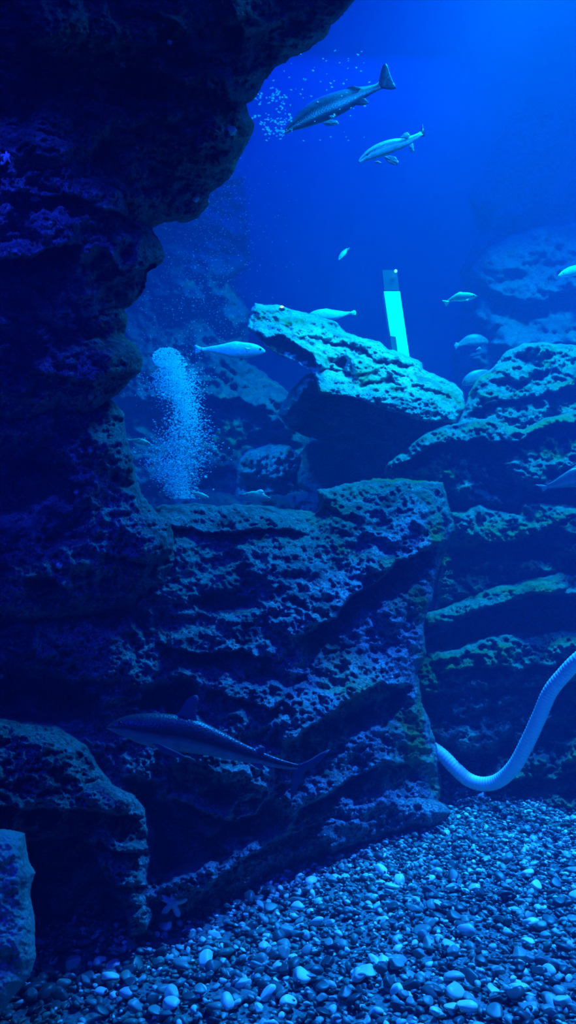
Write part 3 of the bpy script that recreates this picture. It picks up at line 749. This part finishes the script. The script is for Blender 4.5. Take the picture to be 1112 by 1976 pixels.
fish('green_fish', 'small greenish fish in open water right of the lit post', 'fish', 6.6,
     [(920, 572, 2), (914, 572, 5), (903, 572, 8), (890, 573, 9), (880, 575, 7), (871, 578, 4), (865, 581, 2.5)],
     'fish_green', [('tail_fin', [(868, 580), (860, 580), (853, 579), (858, 584), (861, 592), (866, 586)], 'fin_pale', 0, 0),
                    ('dorsal_fin', [(900, 565), (888, 563), (876, 569), (888, 568)], 'fin_pale', 0, 0),
                    ('pectoral_fin', [(906, 576), (898, 579), (903, 582)], 'fin_pale', -.06, -.02)], eye=(914, 570), fat_eye=.009)
fish('dim_fish', 'dim blue fish hovering between the green fish and the ridge rock', 'fish', 9.2,
     [(942, 662, 3), (934, 658, 8), (920, 656, 12), (906, 657, 11), (895, 661, 7), (886, 665, 4)],
     'fish_dim', [('tail_fin', [(889, 664), (880, 660), (876, 668), (880, 676)], 'fin_mid', 0, 0), ('pelvic_fin', [(926, 668), (918, 676), (930, 674)], 'fin_mid', -.05, 0)], eye=(934, 655))
fish('edge_fish', 'grey fish cut off by the right edge above the craggy rock', 'fish', 4.7,
     [(1175, 918, 3), (1160, 917, 14), (1140, 917, 20), (1112, 921, 19), (1090, 928, 13), (1070, 935, 7), (1056, 939, 4)],
     'fish_dim', [('tail_fin', [(1060, 938), (1046, 935), (1032, 935), (1044, 941), (1048, 950), (1056, 944)], 'fin_mid', 0, 0),
                  ('dorsal_fin', [(1135, 899), (1112, 898), (1092, 912), (1115, 906)], 'fin_mid', 0, 0)], eye=(1160, 914))
fish('little_fish', 'little slim fish peeking out beside the left rock pillar', 'fish', 5.2,
     [(290, 856, 1.5), (284, 855, 4), (275, 853, 6), (265, 851, 5), (257, 850, 3), (252, 849, 1.5)],
     'fish_green', [('tail_fin', [(254, 849), (246, 846), (247, 850), (246, 854)], 'fin_mid', 0, 0), ('dorsal_fin', [(276, 848), (268, 845), (262, 847), (268, 849)], 'fin_mid', 0, 0)], eye=(285, 854), fat_eye=.005)
fish('little_fish', 'little slim fish below the bubble column, above the boulder top', 'fish', 5.6,
     [(403, 960, 1.5), (397, 959, 4), (388, 956, 5.5), (379, 953, 4), (372, 950, 2)],
     'fish_green', [('tail_fin', [(374, 951), (368, 946), (367, 950), (369, 954)], 'fin_mid', 0, 0)], eye=(398, 957), fat_eye=.005)
fish('resting_fish', 'greenish fish with raised fin just above the central boulder top', 'fish', 5.6,
     [(470, 955, 1.5), (478, 954, 4), (490, 954, 6.5), (503, 956, 6), (513, 959, 3), (519, 961, 1.5)],
     'fish_green', [('dorsal_fin', [(488, 950), (503, 944), (508, 946), (512, 957), (500, 954)], 'fin_pale', 0, 0),
                    ('tail_fin', [(516, 960), (523, 958), (522, 962), (523, 965)], 'fin_mid', 0, 0)], eye=(477, 953), fat_eye=.006)
fish('tail_hidden_fish', 'pale blue fish sunk behind the right end of the leaning slab', 'fish', 8.3,
     [(893, 742, 3), (902, 736, 10), (916, 728, 13), (930, 722, 10), (942, 718, 5)],
     'fish_dim', [('tail_fin', [(938, 719), (950, 712), (948, 722)], 'fin_pale', 0, 0)], eye=(897, 736))
fish('distant_fish', 'tiny faint fish high above the leaning slab in open water', 'fish', 9.0,
     [(654, 501, 1.5), (658, 495, 4), (663, 489, 5), (668, 483, 3), (671, 480, 1.5)],
     'fish_pale', [('tail_fin', [(670, 481), (675, 477), (673, 483)], 'fin_pale', 0, 0)], eye=(657, 496), fat_eye=.006)
fish('cut_off_fish', 'pale green fish before the far outcrop, cut by the right edge', 'fish', 7.6,
     [(1078, 533, 2), (1088, 529, 7), (1102, 524, 10), (1120, 520, 10), (1138, 516, 5), (1146, 514, 3)],
     'fish_green', [('tail_fin', [(1143, 515), (1156, 506), (1156, 520)], 'fin_mid', 0, 0)], eye=(1087, 527), fat_eye=.008)
# the shark in front of the central boulder
fish('small_shark', 'small dark shark swimming left across the front of the central boulder', 'shark', 2.35,
     [(206, 1404, 2), (214, 1403, 7), (228, 1402, 14), (250, 1402, 22), (285, 1407, 30), (325, 1412, 33), (370, 1420, 32), (415, 1434, 25), (460, 1450, 18), (505, 1464, 12), (545, 1475, 8), (575, 1480, 5), (590, 1480, 4)],
     'shark', [('dorsal_fin', [(325, 1388), (345, 1375), (360, 1350), (378, 1339), (385, 1346), (378, 1375), (382, 1396), (355, 1394)], 'fin_shark', 0, 0),
               ('tail_fin', [(570, 1477), (595, 1468), (620, 1452), (640, 1444), (625, 1462), (604, 1482), (586, 1490), (573, 1520), (562, 1548), (560, 1520), (565, 1492)], 'fin_shark', 0, 0),
               ('pectoral_fin', [(292, 1432), (310, 1436), (345, 1452), (362, 1462), (340, 1462), (312, 1452)], 'fin_shark', -.05, -.1),
               ('second_dorsal_fin', [(486, 1449), (505, 1440), (512, 1442), (510, 1455)], 'fin_shark', 0, 0),
               ('anal_fin', [(480, 1472), (500, 1484), (512, 1484), (505, 1474)], 'fin_shark', 0, 0)], dY=.12, eye=(232, 1396), width=.8, fat_eye=.006)

# ------------------------------------------------------------------ hose
def tube(name, pts3, rad, mat, ridge=0.0, pitch=.016, K=18, parent=None):
    c = catmull(pts3, 420); d = np.gradient(c, axis=0); L = np.r_[0, np.cumsum(np.linalg.norm(np.diff(c, axis=0), axis=1))]
    q = np.arange(0, L[-1], pitch / 4); c = np.stack([np.interp(q, L, c[:, k]) for k in range(3)], -1)
    d = np.gradient(c, axis=0); d /= np.linalg.norm(d, axis=1)[:, None]
    ref = np.array([0, 1.0, 0]); a = np.cross(d, ref); a /= np.linalg.norm(a, axis=1)[:, None]; b_ = np.cross(d, a)
    n_ = len(c); th = np.arange(K) * 2 * math.pi / K
    r = rad * (1 + ridge * np.sin(np.arange(n_) * math.pi / 2))
    vv = c[:, None] + r[:, None, None] * (np.cos(th)[None, :, None] * a[:, None] + np.sin(th)[None, :, None] * b_[:, None])
    vv = vv.reshape(-1, 3); i = np.arange(n_ - 1)[:, None] * K; k = np.arange(K)[None]
    f = np.stack([i + k, i + (k + 1) % K, i + K + (k + 1) % K, i + K + k], -1).reshape(-1, 4)
    return vv, f, c
pts = [(760, 1400, 4.15), (800, 1423, 4.1), (848, 1453, 4.0), (880, 1484, 3.95), (905, 1505, 3.93), (935, 1513, 3.9), (965, 1505, 3.86), (993, 1478, 3.8), (1017, 1435, 3.75), (1040, 1385, 3.7),
       (1062, 1335, 3.65), (1090, 1300, 3.6), (1120, 1270, 3.55), (1170, 1235, 3.5), (1250, 1190, 3.45)]
p3 = np.array([P(*q) for q in pts])
vv, f, c = tube('hose', p3, .034, M['hose'], ridge=.025)
o = mesh_obj('hose', vv, f, M['hose'], origin=Vector(c[len(c) // 2].tolist()))
tag(o, 'pale blue ribbed hose curving from the gravel up the right edge', 'hose')

# ------------------------------------------------------------------ lit post
def prism(pxs, Y, thick):
    a = P([q[0] for q in pxs], [q[1] for q in pxs], Y); b_ = a.copy(); b_[:, 1] += thick; n_ = len(pxs)
    v = np.concatenate([a, b_]); f = [tuple(range(n_)), tuple(range(2 * n_ - 1, n_ - 1, -1))] + [(i, i + n_, (i + 1) % n_ + n_, (i + 1) % n_) for i in range(n_)]
    return v, f
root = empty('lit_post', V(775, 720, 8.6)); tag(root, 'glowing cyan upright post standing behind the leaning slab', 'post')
v, f = prism([(741, 562), (772, 562), (795, 720), (764, 720)], 8.6, .12); mesh_obj('post', v, f, M['post'], root, smooth=False)
v, f = prism([(738, 521), (766, 521), (771, 560), (742, 560)], 8.68, .06); mesh_obj('dim_post_top', v, f, M['metal_dim'], root, smooth=False)  # post's unlit upper end, its dimness put into the dark colour
v, f = prism([(753, 648), (764, 650), (768, 680), (757, 680)], 8.55, .06); mesh_obj('bracket', v, f, M['metal_dim'], root, smooth=False)
v, f = ico(2); mesh_obj('glint_bead', v * .018 + P(764, 523, 8.62), f, M['glow2'], root)  # reflected lamplight above the post, built as a glowing bead
root = empty('slab_glint', V(544, 594, 6.62)); tag(root, 'tiny yellow-green glint on top of the leaning slab, made as a glowing bead', 'glint')
mesh_obj('glint_bead', v * np.array([.016, .012, .009]) + P(544, 592, 6.55), f, M['glow'], root)  # glint on the stone made as an emitting bead, no lamp there
vv, ff = ico(2); mesh_obj('glint_base', vv * np.array([.03, .03, .014]) + P(544, 597, 6.62), ff, M['metal_dim'], root)  # invented base under the glint

# ------------------------------------------------------------------ small life: sea stars and edge shell
def sea_star(label, px, py, Y, r, rotz, flat=False):
    n_ = 60; rings = 6; V_ = [(0, 0, .34)]; 
    for k in range(1, rings + 1):
        for i in range(n_):
            a = 2 * math.pi * i / n_; arm = .36 + .64 * (abs(math.cos(2.5 * a)) ** 2.2)
            rr = arm * k / rings; V_.append((rr * math.cos(a), rr * math.sin(a), .34 * (1 - (k / rings) ** 2) * (1 - .4 * rr) + .03 * math.sin(40 * rr + 9 * a)))
    Fc = [(0, 1 + i, 1 + (i + 1) % n_) for i in range(n_)]
    for k in range(rings - 1):
        for i in range(n_):
            a = 1 + k * n_; Fc.append((a + i, a + n_ + i, a + n_ + (i + 1) % n_, a + (i + 1) % n_))
    nb = len(V_); V_ += [(x, y, -.08) for x, y, z in V_[-n_:]]
    last = 1 + (rings - 1) * n_
    for i in range(n_): Fc.append((last + i, nb + i, nb + (i + 1) % n_, last + (i + 1) % n_))
    Fc.append(tuple(nb + i for i in range(n_))[::-1])
    v = np.array(V_) * r
    Rm = rot(0 if flat else math.radians(80), 0, 0) @ rot(0, 0, rotz)
    v = v @ Rm.T + P(px, py, Y)
    o = mesh_obj('sea_star', v, Fc, M['star'], origin=V(px, py, Y)); tag(o, label, 'sea star'); return o

def surf(px, py):
    """distance to the nearest rock face along the view at this place"""
    dg = bpy.context.evaluated_depsgraph_get()
    o_ = Vector((0, 0, CAMZ)); d_ = (V(px, py, 1.0) - o_).normalized()
    hit, loc, nr, ix, ob, mt = sc.ray_cast(dg, o_ + d_ * .8, d_)
    return loc.y if hit else 3.0
bpy.context.view_layer.update()
sea_star('pale sea star clinging high on the dark rock near the left edge', 14, 303, surf(14, 303) + .0, .032, .4)
sea_star('pale long-armed sea star in the middle of the crusted ledge rock', 70, 385, surf(70, 385) + .0, .040, 1.0)
sea_star('pale sea star on the gravel beside the slim rock leg', 333, 1742, surf(333, 1742) - .02, .045, .2)
sea_star('tiny pale sea star alone in the black middle of the overhang', 233, 124, surf(233, 124), .022, .7)
def lump(name, label, cat, px, py, r, mat, seed, sq=(1, 1, .8)):
    v, f = ico(3); q = v * (1 + .18 * np.sin(v[:, :1] * 5 + seed) * np.cos(v[:, 1:2] * 6 + seed * 2)) * np.array(sq) * r
    Y = surf(px, py); o = mesh_obj(name, q + P(px, py, Y - r * .2), f, mat, origin=V(px, py, Y)); tag(o, label, cat); return o
lump('shell', 'upper of two pale shells cut off by the left edge', 'shell', -6, 1302, .022, M['anem'], 1)
lump('shell', 'lower of two pale shells cut off by the left edge', 'shell', -6, 1335, .026, M['anem'], 3)
lump('barnacle', 'small pale barnacle on the overhang near its right tip', 'barnacle', 447, 252, .018, M['anem'], 5)
lump('barnacle', 'round pale barnacle high in the dark centre of the overhang', 'barnacle', 327, 82, .010, M['anem'], 6)
lump('barnacle', 'small pale barnacle at the bottom edge of the overhang', 'barnacle', 378, 384, .014, M['anem'], 8)
lump('barnacle', 'pale barnacle near the middle of the left rock pillar', 'barnacle', 150, 950, .012, M['anem'], 9)
lump('barnacle', 'pale barnacle low on the left rock pillar, largest one there', 'barnacle', 114, 1090, .016, M['anem'], 11)

# ------------------------------------------------------------------ bubbles
bv, bf = ico(2)
tmp = mesh_obj('air_bubble', bv, bf, M['bubble']); bme = tmp.data; bpy.data.objects.remove(tmp)
def bubble(px, py, Y, rpx, label, group):
    o = bpy.data.objects.new('air_bubble', bme); col.objects.link(o); r = rpx * Y / F
    o.location = V(px, py, Y); o.scale = (r * random.uniform(1.0, 1.7), r, r * random.uniform(.6, .9)); o.rotation_euler = (0, random.uniform(-.6, .6), 0)
    tag(o, label, 'bubble', group)
lab = 'bright air bubble in the swirl between the overhang and the large dark fish'
arcs = [[(497, 195), (520, 190), (535, 178), (548, 192), (545, 210), (552, 225), (560, 232)], [(485, 225), (500, 228), (520, 230), (540, 235), (555, 232)], [(510, 245), (520, 255), (535, 258), (548, 256)]]
for k in range(130):
    a = random.choice(arcs); i = random.random() * (len(a) - 1); j = int(i); t = i - j
    x = a[j][0] * (1 - t) + a[min(j + 1, len(a) - 1)][0] * t + random.gauss(0, 6); y = a[j][1] * (1 - t) + a[min(j + 1, len(a) - 1)][1] * t + random.gauss(0, 6)
    bubble(x, y, 4.5 + random.uniform(-.15, .15), random.uniform(1.0, 2.4), lab, 'bubbles beside the large dark fish')
for k in range(75):
    x = random.uniform(520, 720); y = random.uniform(95, 275)
    bubble(x, y, 4.5 + random.uniform(-.3, .5), random.uniform(.9, 1.9), 'sparse little air bubble drifting in open water around the large dark fish', 'stray bubbles around the large dark fish')
lab = 'bubble standing out in the rising bubble column'
for k in range(60):
    y = random.uniform(690, 950); w = 22 + 40 * smooth(690, 900, y)
    bubble(345 + random.gauss(0, w * .6), y, 6.3 + random.uniform(-.3, .3), random.uniform(1.6, 3.2), lab, 'larger bubbles of the column')
VV, FF, off = [], [], 0
lv, lf = ico(1)
def puff(n_, f):
    global off
    for k in range(n_):
        x, y, r = f(); Y = 6.4 + random.gauss(0, .16)
        VV.append(lv * (r * Y / F) * np.array([1.2, 1, .8]) + P(x, y, Y)); FF.append(lf + off); off += len(lv)
def col_f():
    t = random.random() ** 1.15; y = 962 - t * 267
    cx_ = 345 + 12 * math.sin(y / 30.); w = 16 + 34 * math.exp(-((y - 870) / 62.) ** 2) + 14 * math.exp(-((y - 745) / 30.) ** 2)
    return cx_ + random.gauss(0, w * .62) + 14 * math.exp(-((y - 870) / 60) ** 2), y, random.uniform(.5, 1.5)
def top_f():
    a = random.random() * 6.28; q = random.random() ** .5
    return 322 + 28 * q * math.cos(a), 690 + 20 * q * math.sin(a), random.uniform(.5, 1.4)
def mid_f(): return 340 + random.gauss(0, 26), 738 + random.gauss(0, 20), random.uniform(.4, 1.2)
puff(10000, col_f); puff(1300, top_f); puff(1500, mid_f)
o = mesh_obj('bubble_column', np.concatenate(VV), np.concatenate(FF), M['bubble'], origin=V(345, 960, 6.4))
tag(o, 'rising column of fine air bubbles in the gap left of the leaning slab', 'bubbles', kind='stuff')
VV, FF, off = [], [], 0
for k in range(1500):
    x = 390 + random.gauss(0, 65); y = random.uniform(300, 690); Y = random.uniform(6.5, 8)
    VV.append(lv * (random.uniform(.3, .8) * Y / F) + P(x, y, Y)); FF.append(lf + off); off += len(lv)
o = mesh_obj('drifting_bubbles', np.concatenate(VV), np.concatenate(FF), M['bubble'], origin=V(390, 690, 7))
tag(o, 'faint mist of tiny bubbles drifting up below the overhang', 'bubbles', kind='stuff')

# ------------------------------------------------------------------ light and water
def spot(name, loc, target, watts, colr, size, blend=.6, radius=.15):
    d = bpy.data.lights.new(name, 'SPOT'); d.energy = watts; d.color = colr; d.spot_size = math.radians(size); d.spot_blend = blend; d.shadow_soft_size = radius
    o = bpy.data.objects.new(name, d); col.objects.link(o); o.location = loc
    o.rotation_euler = (Vector(target) - Vector(loc)).to_track_quat('-Z', 'Y').to_euler(); return o
def area(name, loc, target, watts, colr, sx, sy):
    d = bpy.data.lights.new(name, 'AREA'); d.energy = watts; d.color = colr; d.shape = 'RECTANGLE'; d.size = sx; d.size_y = sy
    o = bpy.data.objects.new(name, d); col.objects.link(o); o.location = loc
    o.rotation_euler = (Vector(target) - Vector(loc)).to_track_quat('-Z', 'Y').to_euler(); return o

spot('beam_lamp', V(1130, -420, 6.3), V(880, 700, 7.0), 8300, (.0, .50, 1), 92, 1.0, .9)
area('tank_top_light', (0.5, 8.2, 9.5), (0.3, 8.2, 0), 560, (.0, .035, 1), 6, 4)
spot('slab_lamp', (1.9, 4.0, 6.0), V(700, 690, 6.6), 1100, (.02, .60, 1), 22, .7, .1)
spot('boulder_fill', (.9, 1.0, 3.4), (.0, 3.1, 1.0), 115, (.014, .02, 1), 50, .9, .06)  # unseen blue fill added to brighten the central boulder
spot('gravel_lamp', (2.3, 3.3, 5.0), (1.2, 2.5, 0), 4300, (.014, .19, 1), 46, .9, .12)
spot('pile_fill', (2.7, 2.7, 4.5), (2.0, 5.2, 1.1), 640, (.008, .19, 1), 56, .9, .12)  # added to bring up the right-hand pile, no fitting of its own
spot('deep_fill', (-1.7, 4.4, 5.4), (-.7, 7.0, 2.3), 1050, (.0, .10, 1), 60, .9, .2)  # added fill, unseen, so the far fish and bubbles show pale
area('corner_fill', (-.75, .75, 1.5), (-.62, 1.75, .35), 14, (.01, .03, 1), .4, .3)  # small unseen source put in just for the corner rock
spot('ledge_fill', (-.7, .9, 3.1), (-.95, 2.35, 1.95), 170, (.012, .04, 1), 36, .9, .1)  # added spot that lifts the left ledge, not a real fitting
area('front_fill', (0.2, .3, 3.6), (0.1, 3.2, 1.0), 18, (.0, .03, 1), 2.4, .8)  # weak unseen fill added from the viewing side for the near rocks
spot('fish_fill', (1.9, 3.2, 5.6), (.35, 4.8, 3.9), 800, (.004, .25, 1), 44, .9, .2)  # unseen, added so the upper fish are more than silhouettes
spot('bed_fill', (-1.3, 5.9, 4.4), V(520, 895, 7.4), 260, (.0, .5, 1), 20, .9, .1)  # narrow unseen spot added to light the small seabed rock
spot('post_lamp', V(772, 745, 8.1), V(766, 640, 8.62), 55, (.0, .95, .9), 60, .5, .05)

w = bpy.data.worlds.new('water_world'); sc.world = w; w.use_nodes = True; nt = w.node_tree
nt.nodes['Background'].inputs[0].default_value = (0, .06, 1, 1); nt.nodes['Background'].inputs[1].default_value = .0
vs_ = nt.nodes.new('ShaderNodeVolumeScatter'); vs_.inputs['Color'].default_value = (.25, .34, 1, 1); vs_.inputs['Density'].default_value = .034; vs_.inputs['Anisotropy'].default_value = .15
va = nt.nodes.new('ShaderNodeVolumeAbsorption'); va.inputs['Color'].default_value = (.0, .62, .97, 1); va.inputs['Density'].default_value = .06
ad = nt.nodes.new('ShaderNodeAddShader'); nt.links.new(vs_.outputs[0], ad.inputs[0]); nt.links.new(va.outputs[0], ad.inputs[1])
nt.links.new(ad.outputs[0], nt.nodes['World Output'].inputs['Volume'])

cy = sc.cycles
cy.use_denoising = True
cy.max_bounces = 5; cy.diffuse_bounces = 2; cy.volume_bounces = 1; cy.transparent_max_bounces = 12; cy.glossy_bounces = 2
cy.use_adaptive_sampling = True
vs = sc.view_settings
sc.display_settings.display_device = 'sRGB'
vs.view_transform = 'Standard'; vs.look = 'None'; vs.exposure = 0.0; vs.gamma = 1.0; vs.use_curve_mapping = False
